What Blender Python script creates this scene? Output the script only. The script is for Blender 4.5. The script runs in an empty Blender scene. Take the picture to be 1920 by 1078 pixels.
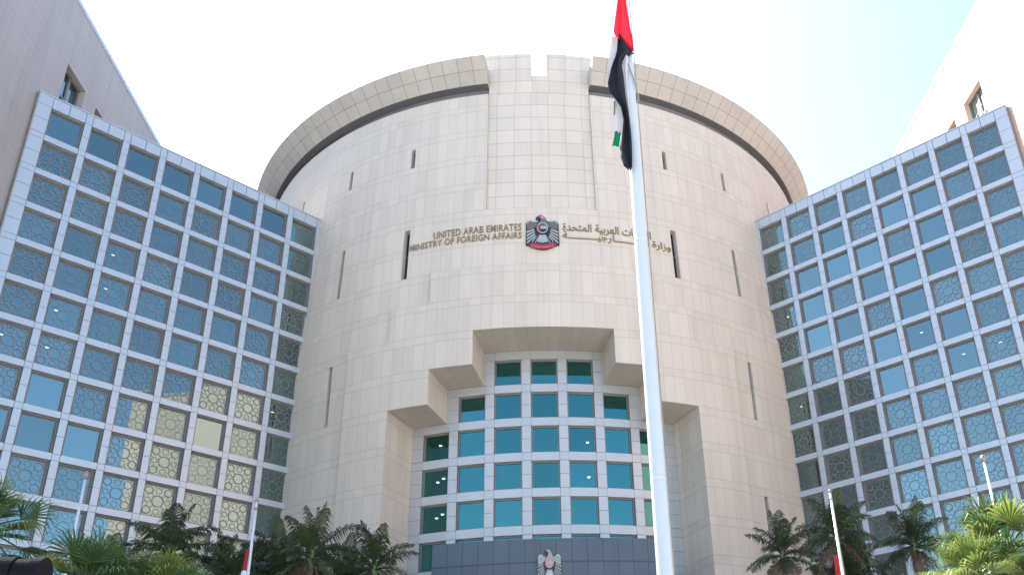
import bpy, bmesh, math, random
from mathutils import Vector, Matrix
random.seed(7)
R = math.radians
sc = bpy.context.scene
col = sc.collection
# ------------------------------------------------------------------ camera
U = 2.5            # metres per storey module
ZO = 1.7           # eye height
cam_d = bpy.data.cameras.new('camera')
cam = bpy.data.objects.new('camera', cam_d)
col.objects.link(cam)
F, CX, CY = 1710.6, 1134.16, 713.19
cam_d.sensor_width = 36
cam_d.lens = 36 * F / 1920
cam_d.shift_x = (960 - CX) / 1920
cam_d.shift_y = (CY - 539) / 1920
cam_d.clip_start = 0.1
cam_d.clip_end = 6000
PITCH, ROLL, YAW, CAMX = 0.4416, -0.0502, 0.0916, -0.4616
cp, sp = math.cos(PITCH), math.sin(PITCH)
fw = Vector((0, cp, sp)); up = Vector((0, -sp, cp)); rt = Vector((1, 0, 0))
c_, s_ = math.cos(ROLL), math.sin(ROLL)
rt2 = rt * c_ + up * s_
up2 = rt * (-s_) + up * c_
rz = Matrix.Rotation(-YAW, 3, 'Z')
rt2, up2, fw = rz @ rt2, rz @ up2, rz @ fw
mw = Matrix((( rt2.x, up2.x, -fw.x, CAMX * U), (rt2.y, up2.y, -fw.y, 0), (rt2.z, up2.z, -fw.z, ZO), (0, 0, 0, 1)))
cam.matrix_world = mw
sc.camera = cam
# ------------------------------------------------------------------ light
SUN_EL, SUN_AZ = R(53), R(-46)       # azimuth from +Y towards +X
w = bpy.data.worlds.new('World'); sc.world = w; w.use_nodes = True
nt = w.node_tree
bg = nt.nodes['Background']
sky = nt.nodes.new('ShaderNodeTexSky')
sky.sky_type = 'NISHITA'; sky.sun_disc = False
sky.sun_elevation = SUN_EL; sky.sun_rotation = SUN_AZ
sky.air_density = 1.0; sky.dust_density = 1.6; sky.ozone_density = 1.0
nt.links.new(sky.outputs[0], bg.inputs[0]); bg.inputs[1].default_value = 0.115
sd = bpy.data.lights.new('sun', 'SUN'); sd.energy = 5.0; sd.angle = R(0.55); sd.color = (1, .95, .88)
so = bpy.data.objects.new('sun', sd); col.objects.link(so)
sdir = Vector((math.sin(SUN_AZ) * math.cos(SUN_EL), math.cos(SUN_AZ) * math.cos(SUN_EL), math.sin(SUN_EL)))
so.rotation_euler = sdir.to_track_quat('Z', 'Y').to_euler()
so.location = (-60, 120, 120)
sc.view_settings.view_transform = 'Standard'
sc.view_settings.look = 'None'
sc.view_settings.exposure = 2.15
sc.view_settings.gamma = 1.0
sc.render.engine = 'CYCLES'
sc.cycles.max_bounces = 8
sc.cycles.diffuse_bounces = 5
sc.cycles.glossy_bounces = 4
sc.cycles.transparent_max_bounces = 12
sc.cycles.use_denoising = True
sc.cycles.sample_clamp_indirect = 8

# ------------------------------------------------------------------ materials
def newmat(name):
    m = bpy.data.materials.new(name); m.use_nodes = True
    return m, m.node_tree, m.node_tree.nodes['Principled BSDF']
def N(t, typ, **k):
    n = t.nodes.new(typ)
    for a, b in k.items(): setattr(n, a, b)
    return n
def math_n(t, op, a, b=None, c=None):
    n = N(t, 'ShaderNodeMath', operation=op)
    for i, v in enumerate((a, b, c)):
        if v is None: continue
        if hasattr(v, 'is_output'): t.links.new(v, n.inputs[i])
        else: n.inputs[i].default_value = v
    return n.outputs[0]
def mixc(t, fac, a, b, blend='MIX'):
    n = N(t, 'ShaderNodeMix', data_type='RGBA', blend_type=blend)
    for sock, v in ((n.inputs[0], fac), (n.inputs[6], a), (n.inputs[7], b)):
        if hasattr(v, 'is_output'): t.links.new(v, sock)
        elif isinstance(v, (int, float)): sock.default_value = v
        else: sock.default_value = (*v, 1)
    return n.outputs[2]
def plain(name, rgb, rough=.5, metal=0, var=.12, scale=3.0, spec=.5):
    m, t, b = newmat(name)
    tc = N(t, 'ShaderNodeTexCoord'); nz = N(t, 'ShaderNodeTexNoise')
    nz.inputs['Scale'].default_value = scale; nz.inputs['Detail'].default_value = 5
    t.links.new(tc.outputs['Object'], nz.inputs['Vector'])
    lo = tuple(c * (1 - var) for c in rgb); hi = tuple(min(1, c * (1 + var)) for c in rgb)
    t.links.new(mixc(t, nz.outputs['Fac'], lo, hi), b.inputs['Base Color'])
    b.inputs['Roughness'].default_value = rough; b.inputs['Metallic'].default_value = metal
    b.inputs['Specular IOR Level'].default_value = spec
    return m
def stone(name, rgb, jw=.032, jv=.017, pair=.77, dark=.22, var=.13, rough=.62, spec=.35):
    """cladding slabs: UV in slab units (u: slab widths, v: storeys), joints at v=0 and v=pair"""
    m, t, b = newmat(name)
    uv = N(t, 'ShaderNodeUVMap'); sx = N(t, 'ShaderNodeSeparateXYZ')
    t.links.new(uv.outputs[0], sx.inputs[0])
    u, v = sx.outputs[0], sx.outputs[1]
    fu = math_n(t, 'FRACT', u); fv = math_n(t, 'FRACT', v)
    def near(x, w):   # distance of fract to 0/1 < w
        d = math_n(t, 'MINIMUM', x, math_n(t, 'SUBTRACT', 1, x))
        return math_n(t, 'LESS_THAN', d, w)
    jl = near(fu, jw); jh = near(fv, jv)
    j = math_n(t, 'MAXIMUM', jl, jh)
    iv = math_n(t, 'FLOOR', v)
    if pair is not None:
        d = math_n(t, 'ABSOLUTE', math_n(t, 'SUBTRACT', fv, pair))
        j = math_n(t, 'MAXIMUM', j, math_n(t, 'LESS_THAN', d, jv))
        iv = math_n(t, 'ADD', math_n(t, 'MULTIPLY', iv, 2), math_n(t, 'GREATER_THAN', fv, pair))
    cb = N(t, 'ShaderNodeCombineXYZ')
    t.links.new(math_n(t, 'FLOOR', u), cb.inputs[0]); t.links.new(iv, cb.inputs[1])
    wn = N(t, 'ShaderNodeTexWhiteNoise', noise_dimensions='2D'); t.links.new(cb.outputs[0], wn.inputs[0])
    tc = N(t, 'ShaderNodeTexCoord'); mp = N(t, 'ShaderNodeMapping')
    mp.inputs['Scale'].default_value = (1, 1, .25)
    t.links.new(tc.outputs['Object'], mp.inputs[0])
    n1 = N(t, 'ShaderNodeTexNoise'); n1.inputs['Scale'].default_value = .35; n1.inputs['Detail'].default_value = 6
    n2 = N(t, 'ShaderNodeTexNoise'); n2.inputs['Scale'].default_value = 9; n2.inputs['Detail'].default_value = 4
    t.links.new(mp.outputs[0], n1.inputs['Vector']); t.links.new(tc.outputs['Object'], n2.inputs['Vector'])
    lo = tuple(c * (1 - var) for c in rgb); hi = tuple(c * (1 + var * .7) for c in rgb)
    c1 = mixc(t, wn.outputs['Value'], lo, hi)
    c2 = mixc(t, .5, c1, mixc(t, n1.outputs['Fac'], tuple(c * .80 for c in rgb), tuple(c * 1.16 for c in rgb)))
    c3 = mixc(t, .18, c2, mixc(t, n2.outputs['Fac'], tuple(c * .7 for c in rgb), tuple(c * 1.25 for c in rgb)))
    mp3 = N(t, 'ShaderNodeMapping'); mp3.inputs['Scale'].default_value = (1, 1, .045)
    t.links.new(tc.outputs['Object'], mp3.inputs[0])
    n3 = N(t, 'ShaderNodeTexNoise'); n3.inputs['Scale'].default_value = 1.7; n3.inputs['Detail'].default_value = 7; n3.inputs['Roughness'].default_value = .62
    t.links.new(mp3.outputs[0], n3.inputs['Vector'])
    streak = N(t, 'ShaderNodeMapRange'); streak.inputs[1].default_value = .52; streak.inputs[2].default_value = .78
    t.links.new(n3.outputs['Fac'], streak.inputs[0])
    c3 = mixc(t, math_n(t, 'MULTIPLY', streak.outputs[0], .42), c3, tuple(c * q for c, q in zip(rgb, (.66, .66, .68))))
    c4 = mixc(t, math_n(t, 'MULTIPLY', j, dark), c3, tuple(c * .35 for c in rgb))
    t.links.new(c4, b.inputs['Base Color'])
    b.inputs['Roughness'].default_value = rough; b.inputs['Specular IOR Level'].default_value = spec
    bp = N(t, 'ShaderNodeBump'); bp.inputs['Strength'].default_value = .25; bp.inputs['Distance'].default_value = .03
    t.links.new(math_n(t, 'SUBTRACT', n2.outputs['Fac'], math_n(t, 'MULTIPLY', j, 1.2)), bp.inputs['Height'])
    t.links.new(bp.outputs[0], b.inputs['Normal'])
    return m
def glass(name, refl=(.42, .66, .80), fac=.34, thru=(.10, .16, .18), rough=.012, wav=.0):
    """coated glazing: a tinted mirror reflection over a dark see-through tint"""
    m, t, b = newmat(name)
    t.nodes.remove(b)
    g = N(t, 'ShaderNodeBsdfGlossy'); g.inputs['Color'].default_value = (*refl, 1); g.inputs['Roughness'].default_value = rough
    tr = N(t, 'ShaderNodeBsdfTransparent'); tr.inputs['Color'].default_value = (*thru, 1)
    fr = N(t, 'ShaderNodeLayerWeight'); fr.inputs['Blend'].default_value = .35
    oi = N(t, 'ShaderNodeObjectInfo')
    f = math_n(t, 'MINIMUM', math_n(t, 'ADD', math_n(t, 'MULTIPLY_ADD', oi.outputs['Random'], .09, fac - .045), math_n(t, 'MULTIPLY', fr.outputs['Fresnel'], .5)), 1)
    mx = N(t, 'ShaderNodeMixShader')
    t.links.new(f, mx.inputs[0]); t.links.new(tr.outputs[0], mx.inputs[1]); t.links.new(g.outputs[0], mx.inputs[2])
    tc = N(t, 'ShaderNodeTexCoord'); nz = N(t, 'ShaderNodeTexNoise'); nz.inputs['Scale'].default_value = .5
    t.links.new(tc.outputs['Object'], nz.inputs['Vector'])
    bp = N(t, 'ShaderNodeBump'); bp.inputs['Strength'].default_value = .06; bp.inputs['Distance'].default_value = .02
    t.links.new(nz.outputs['Fac'], bp.inputs['Height']); t.links.new(bp.outputs[0], g.inputs['Normal'])
    t.links.new(mx.outputs[0], t.nodes['Material Output'].inputs[0])
    return m
def emit(name, rgb, s):
    m, t, b = newmat(name)
    b.inputs['Base Color'].default_value = (*rgb, 1)
    b.inputs['Emission Color'].default_value = (*rgb, 1); b.inputs['Emission Strength'].default_value = s
    return m
def frit(name, rgb, cover):
    m = plain(name, rgb, .35, 0, .08, 2, .6)
    t = m.node_tree; b = t.nodes['Principled BSDF']
    tr = N(t, 'ShaderNodeBsdfTransparent'); mx = N(t, 'ShaderNodeMixShader')
    oi = N(t, 'ShaderNodeObjectInfo'); t.links.new(math_n(t, 'MULTIPLY_ADD', oi.outputs['Random'], .4, cover - .2), mx.inputs[0])
    t.links.new(tr.outputs[0], mx.inputs[1]); t.links.new(b.outputs[0], mx.inputs[2])
    t.links.new(mx.outputs[0], t.nodes['Material Output'].inputs[0])
    return m
def leaf(name, a, b_, trans=.35, rough=.45):
    m, t, b = newmat(name)
    oi = N(t, 'ShaderNodeTexCoord'); nz = N(t, 'ShaderNodeTexNoise'); nz.inputs['Scale'].default_value = 1.6; nz.inputs['Detail'].default_value = 4
    t.links.new(oi.outputs['Object'], nz.inputs['Vector'])
    rp = N(t, 'ShaderNodeValToRGB'); rp.color_ramp.elements[0].position = .35; rp.color_ramp.elements[1].position = .65
    rp.color_ramp.elements[0].color = (*a, 1); rp.color_ramp.elements[1].color = (*b_, 1)
    t.links.new(nz.outputs['Fac'], rp.inputs[0])
    t.links.new(rp.outputs[0], b.inputs['Base Color'])
    b.inputs['Roughness'].default_value = rough
    tl = N(t, 'ShaderNodeBsdfTranslucent'); t.links.new(rp.outputs[0], tl.inputs[0])
    mx = N(t, 'ShaderNodeMixShader'); mx.inputs[0].default_value = trans
    t.links.new(b.outputs[0], mx.inputs[1]); t.links.new(tl.outputs[0], mx.inputs[2])
    t.links.new(mx.outputs[0], t.nodes['Material Output'].inputs[0])
    return m
def cloth(name, rgb, trans=.3):
    m = plain(name, rgb, .75, 0, .08, 6, .2)
    t = m.node_tree; b = t.nodes['Principled BSDF']
    tl = N(t, 'ShaderNodeBsdfTranslucent'); tl.inputs[0].default_value = (*rgb, 1)
    mx = N(t, 'ShaderNodeMixShader'); mx.inputs[0].default_value = trans
    t.links.new(b.outputs[0], mx.inputs[1]); t.links.new(tl.outputs[0], mx.inputs[2])
    t.links.new(mx.outputs[0], t.nodes['Material Output'].inputs[0])
    return m
STONE = (.53, .475, .40)
M = dict(
    drum=stone('beige_stone', STONE),
    drum_wide=stone('beige_stone_wide', STONE, jw=.02, jv=.016, pair=.5, dark=.38),
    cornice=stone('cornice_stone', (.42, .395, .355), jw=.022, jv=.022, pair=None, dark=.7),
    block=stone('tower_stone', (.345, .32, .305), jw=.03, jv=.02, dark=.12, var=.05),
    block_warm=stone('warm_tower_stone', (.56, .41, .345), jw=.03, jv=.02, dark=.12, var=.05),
    canopy=stone('blue_grey_stone', (.075, .098, .125), jw=.03, jv=.035, pair=None, dark=.6, rough=.4),
    alu=plain('grid_panel', (.40, .445, .475), .32, .35, .06, 1.2),
    alu_back=plain('grid_joint', (.16, .17, .19), .7),
    alu_mid=plain('centre_grid_panel', (.42, .435, .435), .32, .3, .06, 1.2),
    trim=plain('soffit_trim', (.17, .17, .17), .5, .2),  # dark grey paints the shade under the rim into the soffit colour
    frame=plain('window_frame_metal', (.20, .19, .175), .45, .4),
    dark=plain('dark_interior', (.035, .042, .05), .9),
    room=plain('office_interior', (.10, .105, .10), .9),
    lattice=frit('lattice_frit', (.185, .185, .165), .55),
    lattice_dark=plain('lattice_screen_grey', (.24, .235, .215), .6),
    blind=plain('cream_blind', (.62, .53, .38), .85),
    blind_grey=plain('grey_blind', (.30, .30, .27), .85),
    blind_green=plain('pale_green_blind', (.34, .42, .20), .85),  # green imitates the lit stone reveal mirrored in the panes
    glass=glass('blue_glass', (.54, .80, .79), .275, (.10, .15, .17)),
    glass_mid=glass('teal_glass', (.18, .60, .58), .29, (.10, .14, .14)),
    glass_clear=glass('clear_glass', (.5, .65, .7), .10, (.62, .66, .64)),
    slit=glass('slit_glass', (.4, .55, .65), .3, (.05, .06, .07)),
    gold=plain('bronze_letters', (.27, .185, .085), .42, .45, .1),
    lamp=emit('lit_ceiling_lamp', (1, .95, .82), 4),
    lamp_y=emit('lit_yellow_lamp', (1, .8, .25), 6),
    black=plain('black_paint', (.006, .006, .008), .4, 0, .1, 3, .08),
    white=plain('white_paint', (.42, .465, .485), .30, 0, .03),
    steel=plain('white_steel_pole', (.50, .52, .54), .35, .1, .04),
    paving=plain('pale_paving', (.41, .39, .365), .8, 0, .15, .2),
    soil=plain('planting_soil', (.14, .10, .07), .95),
    trunk=plain('palm_trunk', (.16, .13, .10), .9, 0, .35, 4),
    shaft=plain('palm_crownshaft', (.10, .15, .06), .5, 0, .2),
    frond=leaf('royal_palm_leaf', (.025, .042, .018), (.05, .075, .028), .25),
    frond2=leaf('royal_palm_leaf_fresh', (.03, .055, .02), (.07, .11, .035), .3),
    dry=leaf('dry_palm_leaf', (.10, .065, .04), (.16, .115, .07), .2),
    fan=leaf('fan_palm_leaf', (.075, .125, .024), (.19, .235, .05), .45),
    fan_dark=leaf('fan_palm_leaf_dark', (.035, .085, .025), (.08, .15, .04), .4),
    red=cloth('flag_red', (.55, .02, .035)), red_dull=cloth('flag_dull_red', (.28, .02, .03), .15), fgreen=cloth('flag_green', (.0, .13, .05)),
    fwhite=cloth('flag_white', (.42, .42, .45), .12), rope=plain('halyard_rope', (.22, .20, .16), .8), fblack=cloth('flag_black', (.014, .016, .022), .05),
    eb=plain('emblem_black', (.03, .032, .035), .35, .3), eg=plain('emblem_grey', (.36, .37, .38), .35, .5),
    ewht=plain('emblem_white', (.30, .32, .33), .35), ered=plain('emblem_red', (.28, .028, .045), .4),
    egrn=plain('emblem_green', (.02, .16, .08), .4), egold=plain('emblem_gold', (.15, .13, .10), .35, .4),
    silver=plain('emblem_silver', (.27, .265, .24), .34, .5), pink=plain('emblem_pink', (.62, .16, .19), .4),
)
# ------------------------------------------------------------------ helpers
def tag(o, label=None, cat=None, group=None, kind=None):
    if label: o['label'] = label
    if cat: o['category'] = cat
    if group: o['group'] = group
    if kind: o['kind'] = kind
    return o
def empty(name, loc, rz=0):
    o = bpy.data.objects.new(name, None); col.objects.link(o)
    o.location = loc; o.rotation_euler.z = rz; o.empty_display_size = .3
    return o
class MB:
    """collects faces of one mesh (world or local coordinates)"""
    def __init__(s): s.v = []; s.f = []; s.uv = []; s.mi = []; s.has_uv = False
    def face(s, pts, uvs=None, mi=0):
        n = len(s.v); s.v += [tuple(p) for p in pts]; s.f.append(tuple(range(n, n + len(pts))))
        if uvs: s.has_uv = True
        s.uv.append(uvs or [(0.5, .4)] * len(pts)); s.mi.append(mi)
    def box(s, a, b, mi=0, f=None):
        (x0, y0, z0), (x1, y1, z1) = a, b
        P = [(x0, y0, z0), (x1, y0, z0), (x1, y1, z0), (x0, y1, z0), (x0, y0, z1), (x1, y0, z1), (x1, y1, z1), (x0, y1, z1)]
        if f: P = [f(*p) for p in P]
        for q in ((0, 3, 2, 1), (4, 5, 6, 7), (0, 1, 5, 4), (1, 2, 6, 5), (2, 3, 7, 6), (3, 0, 4, 7)):
            s.face([P[i] for i in q], None, mi)
    def prism(s, poly, d0, d1, f, mi=0):
        """poly: 2D points ccw; f(x, z, d) -> 3D; extrude from d0 to d1"""
        a = [f(x, z, d0) for x, z in poly]; b = [f(x, z, d1) for x, z in poly]
        s.face(b, None, mi); s.face(a[::-1], None, mi)
        for i in range(len(poly)):
            k = (i + 1) % len(poly); s.face([a[i], a[k], b[k], b[i]], None, mi)
    def tube(s, pts, rad, n=10, mi=0, cap=True):
        rings = []
        for i, p in enumerate(pts):
            p = Vector(p)
            d = (Vector(pts[min(i + 1, len(pts) - 1)]) - Vector(pts[max(i - 1, 0)])).normalized()
            x = d.cross(Vector((0, 0, 1)))
            if x.length < .05: x = d.cross(Vector((0, 1, 0)))
            x.normalize(); y = d.cross(x)
            r = rad[i] if isinstance(rad, (list, tuple)) else rad
            rings.append([p + (x * math.cos(2 * math.pi * k / n) + y * math.sin(2 * math.pi * k / n)) * r for k in range(n)])
        for a, b in zip(rings, rings[1:]):
            for k in range(n):
                s.face([a[k], b[k], b[(k + 1) % n], a[(k + 1) % n]], None, mi)
        if cap:
            s.face(rings[0], None, mi); s.face(rings[-1][::-1], None, mi)
    def build(s, name, mats, parent=None, org=None, smooth=False, merge=False):
        me = bpy.data.meshes.new(name)
        o3 = Vector(org) if org is not None else (parent.location.copy() if (parent is not None and parent.rotation_euler.z == 0 and not parent.get('local')) else Vector((0, 0, 0)))
        if parent is not None and parent.get('local'): o3 = Vector((0, 0, 0))
        me.from_pydata([tuple(Vector(p) - o3) for p in s.v], [], s.f)
        if s.has_uv:
            l = me.uv_layers.new(name='UVMap')
            flat = [c for f in s.uv for q in f for c in q]
            l.data.foreach_set('uv', flat)
        for m in (mats if isinstance(mats, (list, tuple)) else [mats]): me.materials.append(m)
        me.polygons.foreach_set('material_index', s.mi)
        if merge or smooth:
            bm = bmesh.new(); bm.from_mesh(me); bmesh.ops.remove_doubles(bm, verts=bm.verts, dist=1e-4)
            bmesh.ops.recalc_face_normals(bm, faces=bm.faces) if merge else None
            bm.to_mesh(me); bm.free()
        if smooth: me.polygons.foreach_set('use_smooth', [True] * len(me.polygons))
        me.update()
        o = bpy.data.objects.new(name, me); col.objects.link(o)
        if parent is not None: o.parent = parent
        elif org is not None: o.location = o3
        return o
def link_copy(src, parent, loc=None):
    o = src.copy(); col.objects.link(o); o.parent = parent
    if loc is not None: o.location = loc
    return o

# ------------------------------------------------------------------ ground
g = MB(); g.face([(-1500, -1500, 0), (1500, -1500, 0), (1500, 1500, 0), (-1500, 1500, 0)])
tag(g.build('plaza_ground', M['paving']), kind='structure')

# ------------------------------------------------------------------ drum building
YC = 31.95; TH0 = -0.33
def cyl(th, z, r):
    t = R(th + TH0)
    return (r * math.sin(t) * U, (YC - r * math.cos(t)) * U, z * U + ZO)
def taper(z):
    return 10.70 - .33 * min(1, max(0, (z - 11.8) / 8.3))
GROUND = -ZO / U
drum = empty('drum_building', (0, YC * U, 0))
tag(drum, 'round beige stone office drum with stepped glazed entrance recess and overhanging rim', 'building')
RG = 9.43
CELL_DZ = 1.0
slits = []
for sgn in (-1, 1):
    slits += [(sgn * 21.35, .37, 17.62, 18.33), (sgn * 33.9, .36, 17.62, 18.33), (sgn * 47.0, .30, 17.62, 18.33),
              (sgn * 21.3, .50, 13.66, 15.33), (sgn * 33.5, .36, 13.66, 15.33),
              (sgn * 33.2, .36, 9.64, 11.42), (sgn * 33.2, .36, 5.6, 7.42)]
WALL_TOP = 20.08
def cell_r(th, z):
    """offset (or None) of the drum wall at a cell centre"""
    a = abs(th)
    if (a < 9.98 and z < 11.64) or (a < 16.25 and z < 10.64) or (a < 22.25 and z < 9.64):
        return 'recess'
    for (c, h, z0, z1) in slits:
        if abs(th - c) < h and z0 < z < z1: return 'slit'
    if a < 8.62 and z > 15.64: return 'centre'
    if (a < 16.6 and z < 13.64) or (a < 22.6 and z < 12.64) or (a < 29.6 and z < 11.64): return 'tier'
    return 'base'
OFF = dict(base=0, tier=.085, centre=-.10, slit=-.20)
th_set = {-8.62, 8.62, -9.98, 9.98, -16.25, 16.25, -22.25, 22.25, -16.6, 16.6, -22.6, 22.6, -29.6, 29.6}
for (c, h, z0, z1) in slits: th_set |= {c - h, c + h}
k = -180.0
PW = 1.62
t = .81
while t < 118:
    for x in (t, -t):
        if all(abs(x - y) > .12 for y in th_set): th_set.add(x)
    t += PW
for x in range(120, 181, 4): th_set |= {x, -x}
ths = sorted(th_set)
z_set = {GROUND, 15.64, 11.64, 10.64, 9.64, 13.64, 12.64, 11.8, WALL_TOP}
for s4 in slits: z_set |= {s4[2], s4[3]}
for x in range(1, 20): z_set.add(x + .64)
zs = sorted(z for z in z_set if z <= WALL_TOP + 1e-6)
wall = MB()
def uvc(th, z): return (th / PW + .5, z - .64)
grid = {}
for i in range(len(ths) - 1):
    for j in range(len(zs) - 1):
        grid[i, j] = cell_r((ths[i] + ths[i + 1]) / 2, (zs[j] + zs[j + 1]) / 2)
def rad(kind, z):
    return RG if kind == 'recess' else taper(z) + OFF[kind]
wide = MB()
for i in range(len(ths) - 1):
    a, b = ths[i], ths[i + 1]
    for j in range(len(zs) - 1):
        z0, z1 = zs[j], zs[j + 1]; kd = grid[i, j]
        if kd not in ('recess', 'slit'):
            tgt = wide if kd == 'centre' else wall
            uv = [uvc(a, z0), uvc(b, z0), uvc(b, z1), uvc(a, z1)]
            if kd == 'centre': uv = [(u_ * PW / 2.87 + .22, v_ * 1.0) for u_, v_ in uv]
            tgt.face([cyl(a, z0, rad(kd, z0)), cyl(b, z0, rad(kd, z0)), cyl(b, z1, rad(kd, z1)), cyl(a, z1, rad(kd, z1))], uv)
        if i + 1 < len(ths) - 1:
            k2 = grid[i + 1, j]
            if k2 != kd:
                r1, r2 = rad(kd, z0), rad(k2, z0); r1b, r2b = rad(kd, z1), rad(k2, z1)
                wall.face([cyl(b, z0, r1), cyl(b, z0, r2), cyl(b, z1, r2b), cyl(b, z1, r1b)],
                          [((r1 - 10.7) / .42 + .3, z0 - .64), ((r2 - 10.7) / .42 + .3, z0 - .64), ((r2b - 10.7) / .42 + .3, z1 - .64), ((r1b - 10.7) / .42 + .3, z1 - .64)])
        if j + 1 < len(zs) - 1:
            k2 = grid[i, j + 1]
            if k2 != kd:
                r1, r2 = rad(kd, z1), rad(k2, z1)
                wall.face([cyl(a, z1, r1), cyl(b, z1, r1), cyl(b, z1, r2), cyl(a, z1, r2)],
                          [(a / PW + .5, .3), (b / PW + .5, .3), (b / PW + .5, .5), (a / PW + .5, .5)])
wall.build('stone_wall', M['drum'], drum, merge=True)
# upper centre panel with the notch in its parapet
NT = 1.32
for (a, b, z0, z1) in ((-8.62, -NT, WALL_TOP, 20.98), (-NT, NT, WALL_TOP, 20.86), (NT, 8.62, WALL_TOP, 20.98)):
    n = max(1, int(round((b - a) / 1.4)))
    for q_ in range(n):
        x0, x1 = a + (b - a) * q_ / n, a + (b - a) * (q_ + 1) / n
        wide.face([cyl(x0, z0, 10.265), cyl(x1, z0, 10.265), cyl(x1, z1, 10.24), cyl(x0, z1, 10.24)],
                  [(x / 2.87 + .396, z - .64) for x, z in ((x0, z0), (x1, z0), (x1, z1), (x0, z1))])
for sgn in (-1, 1):
    lo, hi = (-10.1, -NT) if sgn < 0 else (NT, 10.1)
    for q_ in range(6):
        x0, x1 = lo + (hi - lo) * q_ / 6, lo + (hi - lo) * (q_ + 1) / 6
        for (za, zb) in ((20.98, 21.78),):
            wide.face([cyl(x0, za, 10.24), cyl(x1, za, 10.24), cyl(x1, zb, 10.22), cyl(x0, zb, 10.22)],
                      [(x / 2.87 + .396, z - .64) for x, z in ((x0, za), (x1, za), (x1, zb), (x0, zb))])
            wide.face([cyl(x1, za - .3, 9.6), cyl(x0, za - .3, 9.6), cyl(x0, zb, 9.6), cyl(x1, zb, 9.6)])
            wide.face([cyl(x0, zb, 10.22), cyl(x1, zb, 10.22), cyl(x1, zb, 9.6), cyl(x0, zb, 9.6)])
    for x in (lo, hi):
        wide.face([cyl(x, 20.7, 10.24), cyl(x, 20.7, 9.6), cyl(x, 21.78, 9.6), cyl(x, 21.78, 10.22)])
wide.face([cyl(-NT, 20.86, 10.24), cyl(NT, 20.86, 10.24), cyl(NT, 20.86, 9.6), cyl(-NT, 20.86, 9.6)])
wide.build('parapet_panel', M['drum_wide'], drum)
# shadow-gap wall, roof
gap = MB()
gths = [x for x in ths if abs(x) >= 8.6]
for a, b in zip(ths, ths[1:]):
    if -8.7 < (a + b) / 2 < 8.7: continue
    gap.face([cyl(a, WALL_TOP, 10.16), cyl(b, WALL_TOP, 10.16), cyl(b, 20.6, 10.16), cyl(a, 20.6, 10.16)])
    gap.face([cyl(a, WALL_TOP, taper(WALL_TOP)), cyl(b, WALL_TOP, taper(WALL_TOP)), cyl(b, WALL_TOP, 10.16), cyl(a, WALL_TOP, 10.16)])
gap.build('shadow_gap', M['alu_back'], drum)  # dark material also puts the shade below the rim into the gap's colour
roof = MB(); roof.face([cyl(a, 20.55, 10.2) for a in ths[:-1]])
roof.build('roof', M['paving'], drum)
# flared cornice ring
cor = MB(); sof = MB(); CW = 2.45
n = int((360 - 17.3) / CW)
cang = [8.66 + (360 - 17.32) * q_ / n for q_ in range(n + 1)]
prof = [(10.22, 20.40), (10.47, 20.40), (11.06, 21.0), (11.02, 21.06), (10.2, 21.06)]
for a, b in zip(cang, cang[1:]):
    for (p, q_, uvs) in ((prof[0], prof[1], None), (prof[1], prof[2], (0, 2)), (prof[2], prof[3], None), (prof[3], prof[4], None)):
        uv = [(a / CW + .01, uvs[0]), (b / CW + .01, uvs[0]), (b / CW + .01, uvs[1]), (a / CW + .01, uvs[1])] if uvs else None
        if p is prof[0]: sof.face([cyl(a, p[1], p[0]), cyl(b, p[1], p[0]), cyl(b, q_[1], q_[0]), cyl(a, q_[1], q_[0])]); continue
        if uv:
            uv = [((a - 8.66) / CW * 1.0, 0), ((b - 8.66) / CW, 0), ((b - 8.66) / CW, 2), ((a - 8.66) / CW, 2)]
        cor.face([cyl(a, p[1], p[0]), cyl(b, p[1], p[0]), cyl(b, q_[1], q_[0]), cyl(a, q_[1], q_[0])], uv)
for a in (8.66, 360 - 8.66):
    cor.face([cyl(a, z, r) for r, z in prof])
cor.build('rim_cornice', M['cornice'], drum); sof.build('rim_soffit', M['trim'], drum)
# slit windows
for (c, h, z0, z1) in slits:
    m = MB(); rr = taper((z0 + z1) / 2) - .20
    m.face([cyl(c - h, z0, taper(z0) - .19), cyl(c + h, z0, taper(z0) - .19), cyl(c + h, z1, taper(z1) - .19), cyl(c - h, z1, taper(z1) - .19)])
    o = m.build('slit_window', M['slit'], drum)
    m = MB()
    hw = h * .16
    rings = [(c - h, c + h, z0, z0 + .05), (c - h, c + h, (z0 + z1) / 2 - .02, (z0 + z1) / 2 + .02), (c - h, c + h, z1 - .05, z1), (c - h, c - h + hw, z0, z1), (c + h - hw, c + h, z0, z1)]
    for i_, (x0, x1, za, zb) in enumerate(rings):
        d_ = .024 + .001 * i_
        fr = [cyl(x0, za, taper(za) - .19 + d_), cyl(x1, za, taper(za) - .19 + d_), cyl(x1, zb, taper(zb) - .19 + d_), cyl(x0, zb, taper(zb) - .19 + d_)]
        m.face(fr)
    f_ = m.build('frame', M['frame'], None)
    for v in f_.data.vertices: v.co = v.co - Vector(drum.location)
    f_.parent = o
sb = MB()
for a, b in zip(ths, ths[1:]):
    if abs((a + b) / 2) > 60: continue
    sb.face([cyl(a, 5, 9.2 if abs((a + b) / 2) < 23 else 10.3), cyl(b, 5, 9.2 if abs((a + b) / 2) < 23 else 10.3), cyl(b, 19, 9.2 if abs((a + b) / 2) < 23 else 10.15), cyl(a, 19, 9.2 if abs((a + b) / 2) < 23 else 10.15)]) if abs((a + b) / 2) > 23 else None
sb.build('dark_core', M['dark'], drum)
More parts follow.
